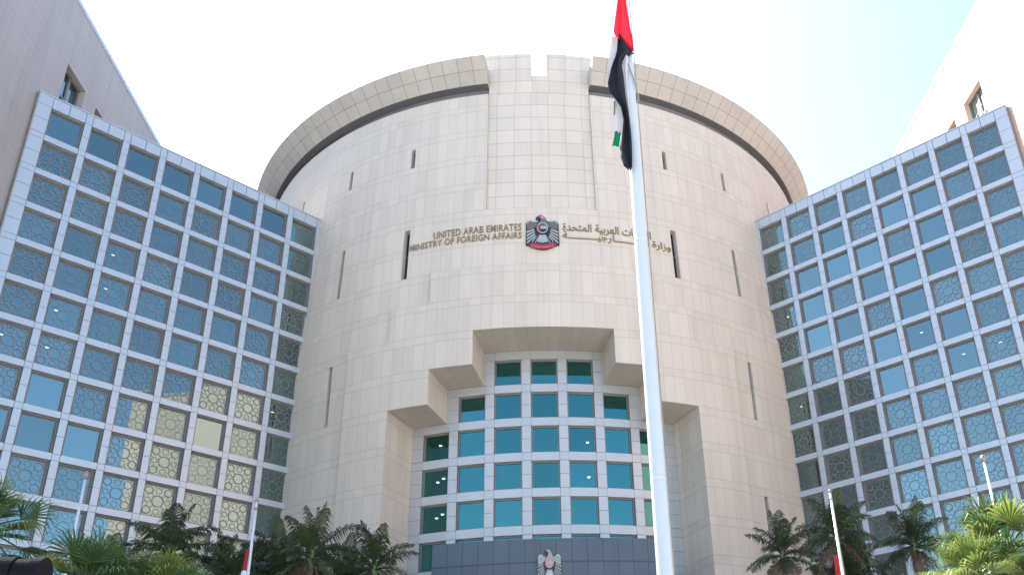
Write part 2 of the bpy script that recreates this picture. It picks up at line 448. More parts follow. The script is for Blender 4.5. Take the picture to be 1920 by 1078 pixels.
# ---- curved glazing in the recess
def cbox(m, a, b, z0, z1, ro, ri, mi=0, seg=1):
    for s in range(seg):
        x0, x1 = a + (b - a) * s / seg, a + (b - a) * (s + 1) / seg
        P = [cyl(x0, z0, ro), cyl(x1, z0, ro), cyl(x1, z0, ri), cyl(x0, z0, ri), cyl(x0, z1, ro), cyl(x1, z1, ro), cyl(x1, z1, ri), cyl(x0, z1, ri)]
        for q_ in ((3, 2, 1, 0), (4, 5, 6, 7), (0, 1, 5, 4), (1, 2, 6, 5), (2, 3, 7, 6), (3, 0, 4, 7)):
            m.face([P[i] for i in q_], None, mi)
gr = MB(); JG = .075
HO = 2.24; NROW = 8
rowtop = [11.38 - .99 * r for r in range(NROW + 1)]
edge = {0: 9.98, 1: 9.98, 2: 16.25, 3: 22.25}
firstrow = {0: 0, 1: 0, 2: 1, 3: 2}
for c in range(-3, 4):
    for r in range(firstrow[abs(c)], NROW):
        # beam above this opening and beam pieces of the bay
        zt = rowtop[r]
        top = 11.638 - firstrow[abs(c)] if r == firstrow[abs(c)] else rowtop[r - 1] - .76
        cbox(gr, c * 6 - HO + JG * .2, c * 6 + HO - JG * .2, zt, top, RG - .008, RG - .12)
# columns between the bays
for e in range(-4, 4):
    a, b = e * 6 + HO, (e + 1) * 6 - HO
    cl, cr = e, e + 1
    inner = min(abs(cl), abs(cr)) if max(abs(cl), abs(cr)) <= 3 else 3
    fr_ = firstrow[inner]
    if inner < 3 and (max(abs(cl), abs(cr)) <= 3):
        pass
    ztop = 11.638 - fr_
    lim = edge[inner]
    if e == -4: a = -22.25
    if e == 3: b = 22.25
    zc = ztop
    marks = [ztop]
    for r in range(fr_, NROW):
        marks += [rowtop[r], rowtop[r] - .38, rowtop[r] - .76]
    for z1, z0 in zip(marks, marks[1:]):
        cbox(gr, a + JG * .35, b - JG * .35, z0 + .006, z1 - .006, RG, RG - .12)
# end piers where a bay row stops at the stone reveal
for sgn in (-1, 1):
    for lvl, (e0, e1) in ((0, (12 - HO, 9.98)), (1, (18 - HO, 16.25))):
        z1 = 11.638 - lvl; z0 = z1 - .995
        a, b = (e0, e1) if sgn > 0 else (-e1, -e0)
        # already covered by column strips up to the next level; add the top part only
        cbox(gr, a, b, z0, z1 - .004, RG - .004, RG - .12)
gr.build('glazing_grid', M['alu_mid'], drum)
gb = MB()
for e in range(-4, 4):
    a, b = e * 6 + HO, (e + 1) * 6 - HO
    if e == -4: a = -22.25
    if e == 3: b = 22.25
    inner = min(max(abs(e), 0), max(abs(e + 1), 0), 3)
    cbox(gb, a, b, 2.5, 11.63 - firstrow[inner], RG - .015, RG - .1)
cbox(gb, -22.25, 22.25, GROUND, rowtop[NROW - 1] - .76, RG, RG - .1, seg=8)
gb.build('grid_backing', M['alu_back'], drum)
gl = MB()
for a in range(-24, 24, 3):
    gl.face([cyl(a, GROUND, 8.3), cyl(a + 3, GROUND, 8.3), cyl(a + 3, 11.7, 8.3), cyl(a, 11.7, 8.3)])
for r in range(-1, NROW):
    z = rowtop[r] - .80 if r >= 0 else 11.7
    for a in range(-24, 24, 3):
        gl.face([cyl(a, z, 8.3), cyl(a + 3, z, 8.3), cyl(a + 3, z, RG - .12), cyl(a, z, RG - .12)])
gl.build('office_floors', M['room'], drum)
for c in range(-3, 4):
    for r in range(firstrow[abs(c)], NROW):
        a, b = c * 6 - HO, c * 6 + HO; z1 = rowtop[r]; z0 = z1 - .76
        m = MB(); ro, ri, wd = RG - .085, RG - .14, .22
        for (x0, x1, y0, y1) in ((a, b, z0, z0 + .035), (a, b, z1 - .04, z1), (a, a + wd, z0 + .035, z1 - .04), (b - wd, b, z0 + .035, z1 - .04)):
            cbox(m, x0, x1, y0, y1, ro, ri)
        wn = m.build('window', M['frame'], drum)
        m = MB(); m.face([cyl(a + wd, z0 + .03, RG - .115), cyl(b - wd, z0 + .03, RG - .115), cyl(b - wd, z1 - .035, RG - .115), cyl(a + wd, z1 - .035, RG - .115)])
        p = m.build('pane', M['glass_mid'], None, org=drum.location); p.location = (0, 0, 0); p.parent = wn
        if c == 3 and r > 1:
            m = MB(); m.face([cyl(a, z0, RG - .2), cyl(b, z0, RG - .2), cyl(b, z1, RG - .2), cyl(a, z1, RG - .2)])
            p = m.build('blind', M['blind_green'], None, org=drum.location); p.location = (0, 0, 0); p.parent = wn  # added sheet behind the pane, its colour stands in for a reflection
        if abs(c) == 3 or (c, r) in ((1, 2), (1, 3)):
            m = MB()
            lst = ((-.7, .25), (.35, .42)) if abs(c) == 3 and r > 2 else ((-.4, .35),)
            if c == 1: lst = ((1.35, .08),)
            for dx, dz in lst:
                rr = RG - .45
                th = c * 6 + dx
                P = Vector(cyl(th, z1 - .16 - (.42 - dz) * .5, rr))
                pts = [P + Vector((math.cos(q_ * math.pi / 5) * .10, math.sin(q_ * math.pi / 5) * .10, 0)) for q_ in range(10)]
                m.prism([(math.cos(q_ * math.pi / 5) * .10, math.sin(q_ * math.pi / 5) * .10) for q_ in range(10)], 0, .06,
                        lambda x, z, d, P=P: (P.x + x, P.y + z, P.z + d))
            p = m.build('ceiling_lamp', M['lamp'], None, org=drum.location); p.location = (0, 0, 0); p.parent = wn
# ---- entrance canopy
CR = 11.5; CT = 5.73
m = MB(); CWD = 1.78
a = -13.35; nseg = 15
for s in range(nseg):
    x0, x1 = a + s * CWD, a + (s + 1) * CWD
    for (z0, z1, ro) in ((3.9, CT, CR),):
        P = [cyl(x0, z0, ro), cyl(x1, z0, ro), cyl(x1, z1, ro), cyl(x0, z1, ro)]
        m.face(P, [(s + .0, (z0 - CT) / .56), (s + 1.0, (z0 - CT) / .56), (s + 1.0, -.04), (s + .0, -.04)])
    m.face([cyl(x0, CT, CR), cyl(x1, CT, CR), cyl(x1, CT, RG), cyl(x0, CT, RG)])
    m.face([cyl(x1, 3.9, CR), cyl(x0, 3.9, CR), cyl(x0, 3.9, RG), cyl(x1, 3.9, RG)])
b = a + nseg * CWD
for x in (a, b):
    m.face([cyl(x, 3.9, CR), cyl(x, 3.9, RG), cyl(x, CT, RG), cyl(x, CT, CR)], [(.2, -3), (2, -3), (2, -.04), (.2, -.04)])
for x in (a + .6, b - 1.6):
    cbox(m, x, x + 1.0, GROUND, 3.9, CR - .1, CR - .5)
m.build('entrance_canopy', M['canopy'], drum)

# ------------------------------------------------------------------ lettering and emblems on the drum
def lettering(name, label, lines, parts):
    root = empty(name, cyl((lines[0][1] + lines[0][2]) / 2, lines[0][3], taper(lines[0][3])))
    tag(root, label, 'lettering')
    for (txt, t0, t1, zb, zt), pn in zip(lines, parts):
        cu = bpy.data.curves.new('lettering_curve', 'FONT'); cu.body = txt
        cu.extrude = .01; cu.offset = .006; cu.resolution_u = 3
        if txt[0] < '\u0600': cu.space_character = 1.06
        o = bpy.data.objects.new('lettering_curve', cu); col.objects.link(o)
        dg = bpy.context.evaluated_depsgraph_get()
        me = bpy.data.meshes.new_from_object(o.evaluated_get(dg))
        bpy.data.objects.remove(o)
        xs = [v.co.x for v in me.vertices]; x0, x1 = min(xs), max(xs)
        capz = .72 if txt[0] < '\u0600' else .72
        me.materials.clear(); me.materials.append(M['gold'])
        bm = bmesh.new(); bm.from_mesh(me)
        # split long straight edges so that the line can follow the curved wall
        for cut in range(1, 40):
            x = x0 + (x1 - x0) * cut / 40
            g_ = bmesh.ops.bisect_plane(bm, geom=bm.verts[:] + bm.edges[:] + bm.faces[:], plane_co=(x, 0, 0), plane_no=(1, 0, 0))
        for v in bm.verts:
            th = t0 + (v.co.x - x0) / (x1 - x0) * (t1 - t0)
            z = zb + v.co.y / capz * (zt - zb)
            r = taper(z) + .006 + (v.co.z + .01) * 1.0
            v.co = Vector(cyl(th, z, r)) - root.location
        bm.to_mesh(me); bm.free()
        me.name = pn
        o = bpy.data.objects.new(pn, me); col.objects.link(o); o.parent = root
    return root
OFFT = -TH0
lettering('wall_lettering', 'bronze capital letters UNITED ARAB EMIRATES MINISTRY OF FOREIGN AFFAIRS left of the wall emblem', [
    ('UNITED ARAB EMIRATES', -17.1 + OFFT, -3.4 + OFFT, 14.83, 15.07),
    ('MINISTRY OF FOREIGN AFFAIRS', -20.95 + OFFT, -3.4 + OFFT, 14.56, 14.78)], ['letter_line', 'letter_line'])
l1 = '\uFE93\uFEAA\uFEA4\uFE98\uFEE4\uFEDF\uFE8D \uFE94\uFEF4\uFE91\uFEAE\uFECC\uFEDF\uFE8D \uFE95\uFE8D\uFEAD\uFE8E\uFEE3\uFEF9\uFE8D'
l2 = '\uFE94' + '\u0640' * 9 + '\uFEF4\uFE9F\uFEAD\uFE8E' + '\u0640' * 7 + '\uFEA8\uFEDF\uFE8D \uFE93\uFEAD\uFE8D\uFEAF\uFEED'
lettering('wall_lettering', 'two lines of bronze Arabic script right of the wall emblem, partly behind the tall flagpole', [
    (l1, 2.85 + OFFT, 16.9 + OFFT, 14.83, 15.09), (l2, 2.8 + OFFT, 20.2 + OFFT, 14.56, 14.80)], ['script_line', 'script_line'])

def emblem(label, thc, zc, width, height, rfun, silver=False):
    """falcon emblem, local x in -1..1 and z in -1..1 (z up)"""
    root = empty('falcon_emblem', cyl(thc, zc, rfun(zc))); tag(root, label, 'emblem')
    def f(x, z, d):
        zz = zc + z * height / 2; r = rfun(zz) + d
        th = thc + math.degrees(x * width / 2 / r)
        return cyl(th, zz, r)
    def part(nm, mat, polys, d0, d1):
        m = MB()
        for p in polys: m.prism(p, d0, d1, f)
        m.build(nm, mat, root)
    mir = lambda p: [(-x, z) for x, z in p[::-1]]
    body = M['silver'] if silver else M['eb']
    feath = M['silver'] if silver else M['eg']
    outer = [(-.98, -.72), (-.80, -.76), (-.72, -.80), (-.3, -.97), (0, -1), (.3, -.97), (.72, -.80), (.80, -.76), (.98, -.72), (.96, .50), (.84, .66), (.66, .70),
             (.46, .60), (.30, .62), (.22, .74), (.10, .92), (-.06, 1.0), (-.24, .95), (-.36, .84), (-.38, .74), (-.26, .72), (-.18, .66), (-.3, .58),
             (-.46, .58), (-.66, .70), (-.84, .66), (-.96, .50)]
    part('silhouette', M['eb'], [outer], .0, .035)
    # shoulders of the wings
    sh = [(-.90, .10), (-.62, .14), (-.36, .30), (-.30, .52), (-.48, .55), (-.66, .65), (-.80, .62), (-.91, .48)]
    part('wing_shoulder', M['silver'] if silver else M['egold'], [sh], .035, .06); part('wing_shoulder', M['silver'] if silver else M['egold'], [mir(sh)], .035, .06)
    arch = [(-.92, .46), (-.80, .63), (-.66, .66), (-.50, .57), (-.50, .52), (-.66, .59), (-.78, .56), (-.87, .42)]
    for p_ in (arch, mir(arch)): part('wing_edge', M['eg'] if silver else M['ewht'], [p_], .06, .07)
    fl = []
    for (x0, z0, x1, z1, wd) in ((-.93, -.02, -.48, .14, .05), (-.93, -.22, -.46, .02, .055), (-.92, -.42, -.44, -.10, .055), (-.90, -.62, -.42, -.20, .055), (-.62, -.55, -.36, -.26, .045), (-.44, -.62, -.28, -.34, .04)):
        fl.append([(x0, z0 - wd), (x1, z1 - wd * .8), (x1, z1 + wd * .6), (x0, z0 + wd)])
    for p_ in fl + [mir(p) for p in fl]: part('wing_feather', M['silver'] if silver else M['ewht'], [p_], .035, .058)
    neck = [(-.34, .10), (-.10, .0), (.34, .10), (.36, .40), (.26, .60), (.16, .76), (.04, .90), (-.10, .94), (-.24, .90), (-.20, .80), (-.08, .76), (-.10, .58), (-.30, .42)]
    part('breast', feath if silver else plain('emblem_breast', (.13, .15, .14), .4, .3), [neck], .036, .066)
    head = [(-.34, .82), (-.18, .78), (-.06, .80), (.02, .88), (-.06, .95), (-.22, .91)]
    part('head', M['silver'] if silver else M['pink'], [[(-.10, .76), (.08, .72), (.10, .84), (-.02, .92)]], .066, .075)
    ring = [(math.cos(q_ * math.pi / 10) * .34 , .20 + math.sin(q_ * math.pi / 10) * .32) for q_ in range(20)]
    disc = [(math.cos(q_ * math.pi / 10) * .27 + .0, .20 + math.sin(q_ * math.pi / 10) * .25) for q_ in range(20)]
    part('roundel_ring', M['pink'] if silver else M['eg'], [ring], .066, .078)
    part('roundel', M['silver'] if silver else M['eb'], [disc], .078, .084)
    cut = lambda za, zb, xa, xb: [(xa, za), (xb, za), (xb, zb), (xa, zb)]
    part('roundel_flag_green', M['silver'] if silver else M['egrn'], [cut(.29, .40, -.10, .18)], .084, .088)
    part('roundel_flag_white', M['ewht'], [cut(.13, .29, -.10, .25)], .084, .088)
    if not silver:
        part('roundel_flag_black', M['eb'], [cut(.02, .13, -.10, .18)], .084, .088)
        part('roundel_flag_red', M['ered'], [[(-.10, .0), (-.10, .42), (-.21, .36), (-.28, .27), (-.28, .15), (-.21, .05)]], .084, .088)
    tail = [(-.34, -.58), (0, -.64), (.34, -.58), (.20, -.18), (-.20, -.18)]
    part('tail', M['silver'] if silver else M['eg'], [tail], .036, .062)
    tl2 = [(-.26, -.54), (0, -.58), (.26, -.54), (.16, -.26), (-.16, -.26)]
    part('tail_feather', M['eg'] if silver else M['ewht'], [tl2], .062, .068)
    rib = [(-.80, -.74), (-.62, -.88), (-.3, -.97), (0, -1.0), (.3, -.97), (.62, -.88), (.80, -.74), (.60, -.62), (.30, -.70), (0, -.74), (-.30, -.70), (-.60, -.62)]
    sc_ = []
    for q_ in range(9):
        x = -.55 + q_ * 1.1 / 8; z = -.80 - .10 * (1 - (x / .6) ** 2)
        sc_.append([(x - .04, z - .025), (x + .04, z - .025), (x + .04, z + .03), (x - .04, z + .03)])
    m = MB(); m.prism(rib, .036, .07, f)
    for p in sc_: m.prism(p, .0699, .074, f, 1)
    m.build('ribbon', [M['pink'] if silver else M['ered'], M['pink'] if not silver else M['ered']], root)
    return root
emblem('coloured falcon emblem with red ribbon on the stone wall between the two inscriptions', -.25 + OFFT, 14.73, .95, 1.20, lambda z: taper(z) + .015)
emblem('silver falcon emblem with pink ribbon on the dark blue canopy fascia', -.25 + OFFT, 5.07, .57, .84, lambda z: CR + .004, True)

# ------------------------------------------------------------------ office wings
X0, Y0, Z0, ANG, WP, WO, PH = 6.94, 23.8918, 16.66, .7588, .9577, .7871, .8439
def lattice_mesh(name):
    m = MB()
    def ann(cx, cz, r, wd, n=22):
        for k in range(n):
            a0, a1 = 2 * math.pi * k / n, 2 * math.pi * (k + 1) / n
            P = [(cx + math.cos(a) * rr, cz + math.sin(a) * rr) for a, rr in ((a0, r), (a1, r), (a1, r + wd), (a0, r + wd))]
            q0 = [(x * U, .108 * U, z * U) for x, z in P]; q1 = [(x * U, .117 * U, z * U) for x, z in P]
            m.face(q0)
    bars = .022
    ann(0, 0, .118, .032)
    for sx in (-1, 1):
        for sz in (-1, 1): ann(sx * .232, sz * .245, .076, .027)
        ann(sx * .235, 0, .060, .018, 6)
    for sz in (-1, 1): ann(0, sz * .258, .066, .018, 6)
    def bar(x0, z0, x1, z1, wd):
        d = Vector((x1 - x0, z1 - z0)); n_ = Vector((-d.y, d.x)).normalized() * wd / 2
        P = [(x0 + n_.x, z0 + n_.y), (x0 - n_.x, z0 - n_.y), (x1 - n_.x, z1 - n_.y), (x1 + n_.x, z1 + n_.y)]
        m.face([(x * U, .1085 * U, z * U) for x, z in P])
    for sx in (-1, 1):
        bar(sx * .345, -.385, sx * .345, .385, .02); bar(-.345, sx * .375, .345, sx * .375, .02)
        bar(sx * .30, .0, sx * .345, .0, .016); bar(0, sx * .33, 0, sx * .375, .016)
        for sz in (-1, 1):
            bar(sx * .295, sz * .31, sx * .345, sz * .375, .018)
            bar(sx * .095, sz * .105, sx * .17, sz * .18, .02)
            bar(sx * .12, sz * .265, sx * .15, sz * .25, .018); bar(sx * .235, sz * .145, sx * .235, sz * .10, .018)
            bar(sx * .07, sz * .30, sx * .105, sz * .375, .014); bar(sx * .29, sz * .05, sx * .345, sz * .13, .014)
    o = m.build(name, M['lattice'])
    return o
def boxmesh(boxes, name, mat):
    m = MB()
    for a, b in boxes: m.box(tuple(x * U for x in a), tuple(x * U for x in b))
    return m.build(name, mat)
hx, hz = WO / 2, PH / 2
protoF = boxmesh([((-hx, .085, -hz), (hx, .15, -hz + .03)), ((-hx, .085, hz - .035), (hx, .15, hz)),
                  ((-hx, .085, -hz + .03), (-hx + .032, .15, hz - .035)), ((hx - .032, .085, -hz + .03), (hx, .15, hz - .035)),
                  ((-hx + .045, .108, hz - .062), (hx - .045, .13, hz - .048)), ((-hx + .045, .108, -hz + .045), (-hx + .058, .13, hz - .062)),
                  ((hx - .058, .108, -hz + .045), (hx - .045, .13, hz - .062))], 'window', M['frame'])
mm = MB(); mm.face([((-hx + .03) * U, .12 * U, (-hz + .028) * U), ((hx - .03) * U, .12 * U, (-hz + .028) * U), ((hx - .03) * U, .12 * U, (hz - .033) * U), ((-hx + .03) * U, .12 * U, (hz - .033) * U)])
protoP = mm.build('pane', M['glass'])
protoL = lattice_mesh('lattice')
mm = MB(); mm.face([(-hx * U, .23 * U, -hz * U), (hx * U, .23 * U, -hz * U), (hx * U, .23 * U, hz * U), (-hx * U, .23 * U, hz * U)])
protoB = mm.build('blind', M['blind'])
protoLamp = boxmesh([((-.035, .40, .22), (.035, .425, .232))], 'ceiling_lamp', M['lamp'])
used = set()
def use(proto, parent, loc, mat=None):
    if proto.name not in used and mat is None:
        used.add(proto.name); o = proto; o.parent = parent
    else:
        o = proto.copy(); col.objects.link(o); o.parent = parent
        if mat is not None:
            key = proto.data.name + mat.name
            if key not in meshvar:
                me = proto.data.copy(); me.materials.clear(); me.materials.append(mat); meshvar[key] = me
            o.data = meshvar[key]
    o.location = loc
    return o
meshvar = {}
S_IN, S_OUT, TOPZ = -.275, 7.82, 16.98
def wing(side, label):
    ang = ANG if side < 0 else -ANG
    root = empty('office_wing', (side * X0 * U, Y0 * U, ZO), ang)
    root['local'] = 1
    tag(root, label, 'office wing')
    def bx(m, s0, s1, d0, d1, z0, z1):
        a, b = (s0, s1) if side > 0 else (-s1, -s0)
        m.box((a * U, d0 * U, z0 * U), (b * U, d1 * U, z1 * U))
    nrow = 17
    gm, bk = MB(), MB()
    G = .007
    zrow = [Z0 - r for r in range(nrow)]
    zr_end = GROUND
    # columns
    cols = [(S_IN, 0)] + [(k * WP + WO, (k + 1) * WP) for k in range(7)] + [(7 * WP + WO, S_OUT)]
    marks = [TOPZ]
    for z in zrow: marks += [z, z - PH / 2, z - PH]
    marks = [z for z in marks if z > GROUND] + [GROUND]
    for (a, b) in cols:
        for z1, z0 in zip(marks, marks[1:]):
            bx(gm, a + G, b - G, 0, .085, z0 + G * .8, z1 - G * .8)
        bx(bk, a, b, .012, .15, GROUND, TOPZ - .01)
    for k in range(8):
        a, b = k * WP, k * WP + WO
        zt = TOPZ
        for z in zrow:
            if zt - z < .02: continue
            if zt == TOPZ:
                bx(gm, a + G, (a + b) / 2 - G, .004, .085, z, zt - G); bx(gm, (a + b) / 2 + G, b - G, .004, .085, z, zt - G)
            else: bx(gm, a + G * .6, b - G * .6, .004, .15, z, zt)
            zt = z - PH
            if zt < GROUND: break
    # parapet cap lip
    bx(gm, S_IN - .02, S_OUT + .02, -.012, .3, TOPZ, TOPZ + .035)
    gm.build('facade_grid', M['alu'], root)
    bx(bk, S_IN, S_OUT, .15, .3, TOPZ - .3, TOPZ)
    bk.build('grid_backing', M['alu_back'], root)
    # body behind the facade: rear wall, floors, roof, two end walls
    bd = MB()
    bx(bd, S_IN, S_OUT, .75, .9, GROUND, TOPZ)
    for z in zrow: bx(bd, S_IN + .05, S_OUT - .05, .25, .75, z - PH - .1, z - PH - .06)
    for k in range(1, 8): bx(bd, k * WP - .09, k * WP - .08, .2, .75, GROUND, TOPZ - .3)
    bd.build('office_interior', M['dark'], root)
    ew = MB()
    bx(ew, S_OUT - .02, S_OUT + .015, .02, 1.3, GROUND, TOPZ + .01); bx(ew, S_IN - .008, S_IN + .03, .02, 1.3, GROUND, TOPZ + .01)
    bx(ew, S_IN, S_OUT, .14, 1.3, TOPZ - .06, TOPZ - .012)
    ew.build('end_wall', M['block'], root)
    # windows
    cr_l = {(k, r) for k in (1, 2, 3) for r in range(6, 11)} - {(3, 6)} | {(3, 7)}
    for k in range(8):
        for r in range(12):
            sx = (k * WP + hx) * side
            loc = (sx * U, 0, (zrow[r] - hz) * U)
            wn = use(protoF, root, loc)
            pn_ = use(protoP, wn, (0, 0, 0)); pn_.rotation_euler = (R(random.uniform(-.35, .35)), 0, R(random.uniform(-.35, .35)))
            if side < 0:
                kk = k            # k counts from the drum outwards
                plain_ = (r == 0) or (kk in (5, 6, 7) and r in (8,)) or (kk, r) in ((2, 7), (6, 7))
                if (kk, r) == (2, 7): use(protoB, wn, (0, 0, 0), M['blind_grey']); continue
                if not plain_: use(protoL, wn, (0, 0, 0))
                if (kk, r) in ((5, 3), (6, 5), (5, 4), (7, 6), (0, 6), (6, 6)): use(protoLamp, wn, (.1 * side * U, 0, 0), M['lamp_y'] if kk == 0 else None)
            else:
                plain_ = (1 <= r <= 6 and 1 <= k <= 5 and (k * 3 + r * 5) % 7 not in (0, 1)) and not (r > 4 and k < 3)
                if not plain_: use(protoL, wn, (0, 0, 0))
                if (k, r) in ((0, 3), (0, 6), (4, 5), (5, 6), (6, 6), (0, 9)): use(protoLamp, wn, (-.05 * U, 0, 0), M['lamp_y'] if k == 0 else None)
    return root
wing(-1, 'left blue glazed office wing with white square grid, in shade beside the drum')
wing(1, 'right blue glazed office wing with white square grid, beside the drum and right tower')
for p in (protoF, protoP, protoL, protoB, protoLamp):
    if p.name not in used: bpy.data.objects.remove(p)

# ------------------------------------------------------------------ tower blocks behind the wings
BX, BT = 12.72, 20.88
def tower(side, label):
    root = empty('tower_block', (side * (BX + 6) * U, 20 * U, 0)); tag(root, label, 'building')
    y0, y1 = (11.2 if side < 0 else 9.2), 60.0
    holes = [(19.44, 20.5, 16.9, 18.82), (21.15, 22.2, 16.9, 18.85)]
    m = MB()
    ys = sorted({y0, y1} | {h[0] for h in holes} | {h[1] for h in holes} | {14., 18., 26., 30., 40., 50.})
    zs_ = sorted({GROUND, 16.9, 18.82, 18.85, BT} | {float(x) for x in range(2, 17, 3)})
    def P(y, z, d=0): return (side * (BX + d) * U, y * U, z * U + ZO)
    def inhole(y, z): return any(h[0] < y < h[1] and h[2] < z < h[3] for h in holes)
    for a, b in zip(ys, ys[1:]):
        for c, d in zip(zs_, zs_[1:]):
            if not inhole((a + b) / 2, (c + d) / 2):
                m.face([P(a, c), P(b, c), P(b, d), P(a, d)], [(a / .5, c), (b / .5, c), (b / .5, d), (a / .5, d)])
    D = .30
    for (a, b, c, d) in holes:
        m.face([P(a, d), P(b, d), P(b, d, D), P(a, d, D)]); m.face([P(a, c), P(a, c, D), P(b, c, D), P(b, c)])
        m.face([P(a, c), P(a, d), P(a, d, D), P(a, c, D)]); m.face([P(b, c), P(b, c, D), P(b, d, D), P(b, d)])
    far = 12
    m.face([P(y0, GROUND), P(y0, BT), P(y0, BT, far), P(y0, GROUND, far)], [(0, 0), (0, 22), (24, 22), (24, 0)])
    m.face([P(y1, GROUND), P(y1, BT), P(y1, BT, far), P(y1, GROUND, far)], [(0, 0), (0, 22), (24, 22), (24, 0)])
    m.face([P(y0, GROUND, far), P(y0, BT, far), P(y1, BT, far), P(y1, GROUND, far)], [(0, 0), (0, 22), (100, 22), (100, 0)])
    m.face([P(y0, BT), P(y1, BT), P(y1, BT, far), P(y0, BT, far)])
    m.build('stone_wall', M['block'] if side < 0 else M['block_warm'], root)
    m = MB()
    for a, b in zip(ys, ys[1:]): m.box((-.02 * U, a * U + .02, BT * U + ZO - .28), (.25 * U, b * U - .02, BT * U + ZO + .12), 0, lambda x, y, z: (side * (BX * U + x), y, z))
    m.build('roof_coping', M['alu'], root)
    for (a, b, c, d) in holes:
        m = MB(); fb = lambda x, y, z: (side * x, y, z)
        dx = (BX + .16) * U
        t_ = .16
        for (ya, yb, za, zb) in ((a, a + .05, c, d), (b - .05, b, c, d), ((a + b) / 2 - .045, (a + b) / 2 + .045, c, d), (a, b, d - .05, d), (a, b, c + 1.05, c + 1.10)):
            m.box((dx, ya * U, za * U + ZO), (dx + t_, yb * U, zb * U + ZO), 0, fb)
        wn = m.build('window', M['frame'], root)
        m = MB(); m.face([P(a, c, .2), P(b, c, .2), P(b, d, .2), P(a, d, .2)])
        p = m.build('pane', M['glass'], None, org=root.location); p.location = (0, 0, 0); p.parent = wn
        m = MB(); m.face([P(a, c, .32), P(b, c, .32), P(b, d, .32), P(a, d, .32)])
        p = m.build('blackout_panel', M['dark'], None, org=root.location); p.location = (0, 0, 0); p.parent = wn
    return root
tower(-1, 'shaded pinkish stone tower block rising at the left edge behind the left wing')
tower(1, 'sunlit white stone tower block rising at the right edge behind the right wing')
# roof spikes on the right wing
def spike(p, d, ln, label):
    m = MB(); p = Vector(p); d = Vector(d).normalized()
    m.tube([p, p + d * ln], [.05, .035], 8); m.tube([p - Vector((0, 0, .12)), p], [.09, .09], 8)
    o = m.build('roof_rod', M['frame'], None, org=p)
    tag(o, label, 'rod', 'rods on the right wing roof')
na = Vector((math.cos(-ANG), math.sin(-ANG), 0))
for s, ln, dx, lb in ((7.05, 1.55, .55, 'longest slanted metal rod on the roof edge of the right wing'),
                      (7.3, .75, .5, 'short slanted metal rod nearest the outer corner of the right wing roof'),
                      (6.62, .6, .55, 'shortest slanted metal rod on the right wing roof, furthest from its corner')):
    p = Vector((X0 * U, Y0 * U, 0)) + na * s * U + Vector((.1, .25, 0)); p.z = (TOPZ + .035) * U + ZO + .12
    spike(p, (dx, 0, 1), ln, lb)

# ------------------------------------------------------------------ tall flagpole and flag
FP = (.728 * U, 8 * U)
fpole = empty('flagpole', (FP[0], FP[1], 0)); tag(fpole, 'tall tapering white flagpole standing in front of the drum', 'flagpole')
m = MB()
H = 31.0
hs = [0.0, .3, 6, 12, 18, 24, H]
m.tube([(FP[0], FP[1], h) for h in hs], [.215, .212, .198, .186, .170, .150, .11], 32, cap=True)
m.build('pole', M['white'], fpole, smooth=True)
m = MB(); m.tube([(FP[0], FP[1], 0), (FP[0], FP[1], .25)], [.5, .46], 24); m.build('base_plinth', M['steel'], fpole)
m = MB()
m.tube([(FP[0] + .17, FP[1] - .13, 1.2), (FP[0] + .19, FP[1] - .12, 10), (FP[0] + .19, FP[1] - .1, 21.0), (FP[0] + .14, FP[1] - .08, 30.6)], .012, 6)
m.tube([(FP[0] - .02, FP[1] - .22, 21.2), (FP[0] + .1, FP[1] - .2, 20.7), (FP[0] + .23, FP[1] - .1, 20.1), (FP[0] + .22, FP[1] - .08, 19.9)], .02, 6)
m.build('halyard', M['rope'], fpole)
for h_, r_ in ((8.6, .193), (15.2, .1792), (21.6, .1605)):
    m = MB(); m.tube([(FP[0], FP[1], h_), (FP[0], FP[1], h_ + .05)], [r_ + .004, r_ + .003], 32); m.build('section_collar', M['steel'], fpole)
bm = bmesh.new(); bmesh.ops.create_uvsphere(bm, u_segments=16, v_segments=10, radius=.22)
me = bpy.data.meshes.new('finial'); bm.to_mesh(me); bm.free(); me.materials.append(M['gold'])
fo = bpy.data.objects.new('finial', me); col.objects.link(fo); fo.parent = fpole; fo.location = (0, 0, H + .2)
def strip(m, rows, d0, amp, ph, mi, nx=10, fold=2.0, lean=0.0):
    """draped cloth: rows of (z, left, right) across the pole axis, folds in depth"""
    fine = []
    for (a, b) in zip(rows, rows[1:]):
        for q_ in range(4):
            t_ = q_ / 4; fine.append(tuple(a[i] + (b[i] - a[i]) * t_ for i in range(3)))
    fine.append(rows[-1])
    kz = (FP[1] + d0) / FP[1]
    fine = [(ZO + (z - ZO) * kz, l, r) for z, l, r in fine]
    g_ = []
    for (z, l, r) in fine:
        g_.append([(FP[0] + l + (r - l) * i / nx, FP[1] + d0 + amp * math.sin(ph + fold * math.pi * i / nx + z * .8) + lean * (z - 20), z) for i in range(nx + 1)])
    for a, b in zip(g_, g_[1:]):
        for i in range(nx): m.face([b[i], b[i + 1], a[i + 1], a[i]], None, mi)
flag = empty('flag', (FP[0] - .25, FP[1] - .3, 17.6)); tag(flag, 'red, white, green and black flag hanging limp from the tall flagpole', 'flag')
m = MB(); strip(m, [(27.0, -.10, .0), (25.6, -.13, .0), (24.43, -.167, 0), (24.0, -.219, .023), (23.58, -.277, .051), (23.16, -.338, .084), (22.68, -.402, .128), (22.51, -.38, .149), (22.35, -.253, .159), (22.15, -.088, .168), (21.94, .1, .17)], -.34, .05, .4, 0, fold=3)
m.build('red_field', M['red'], flag, smooth=True)
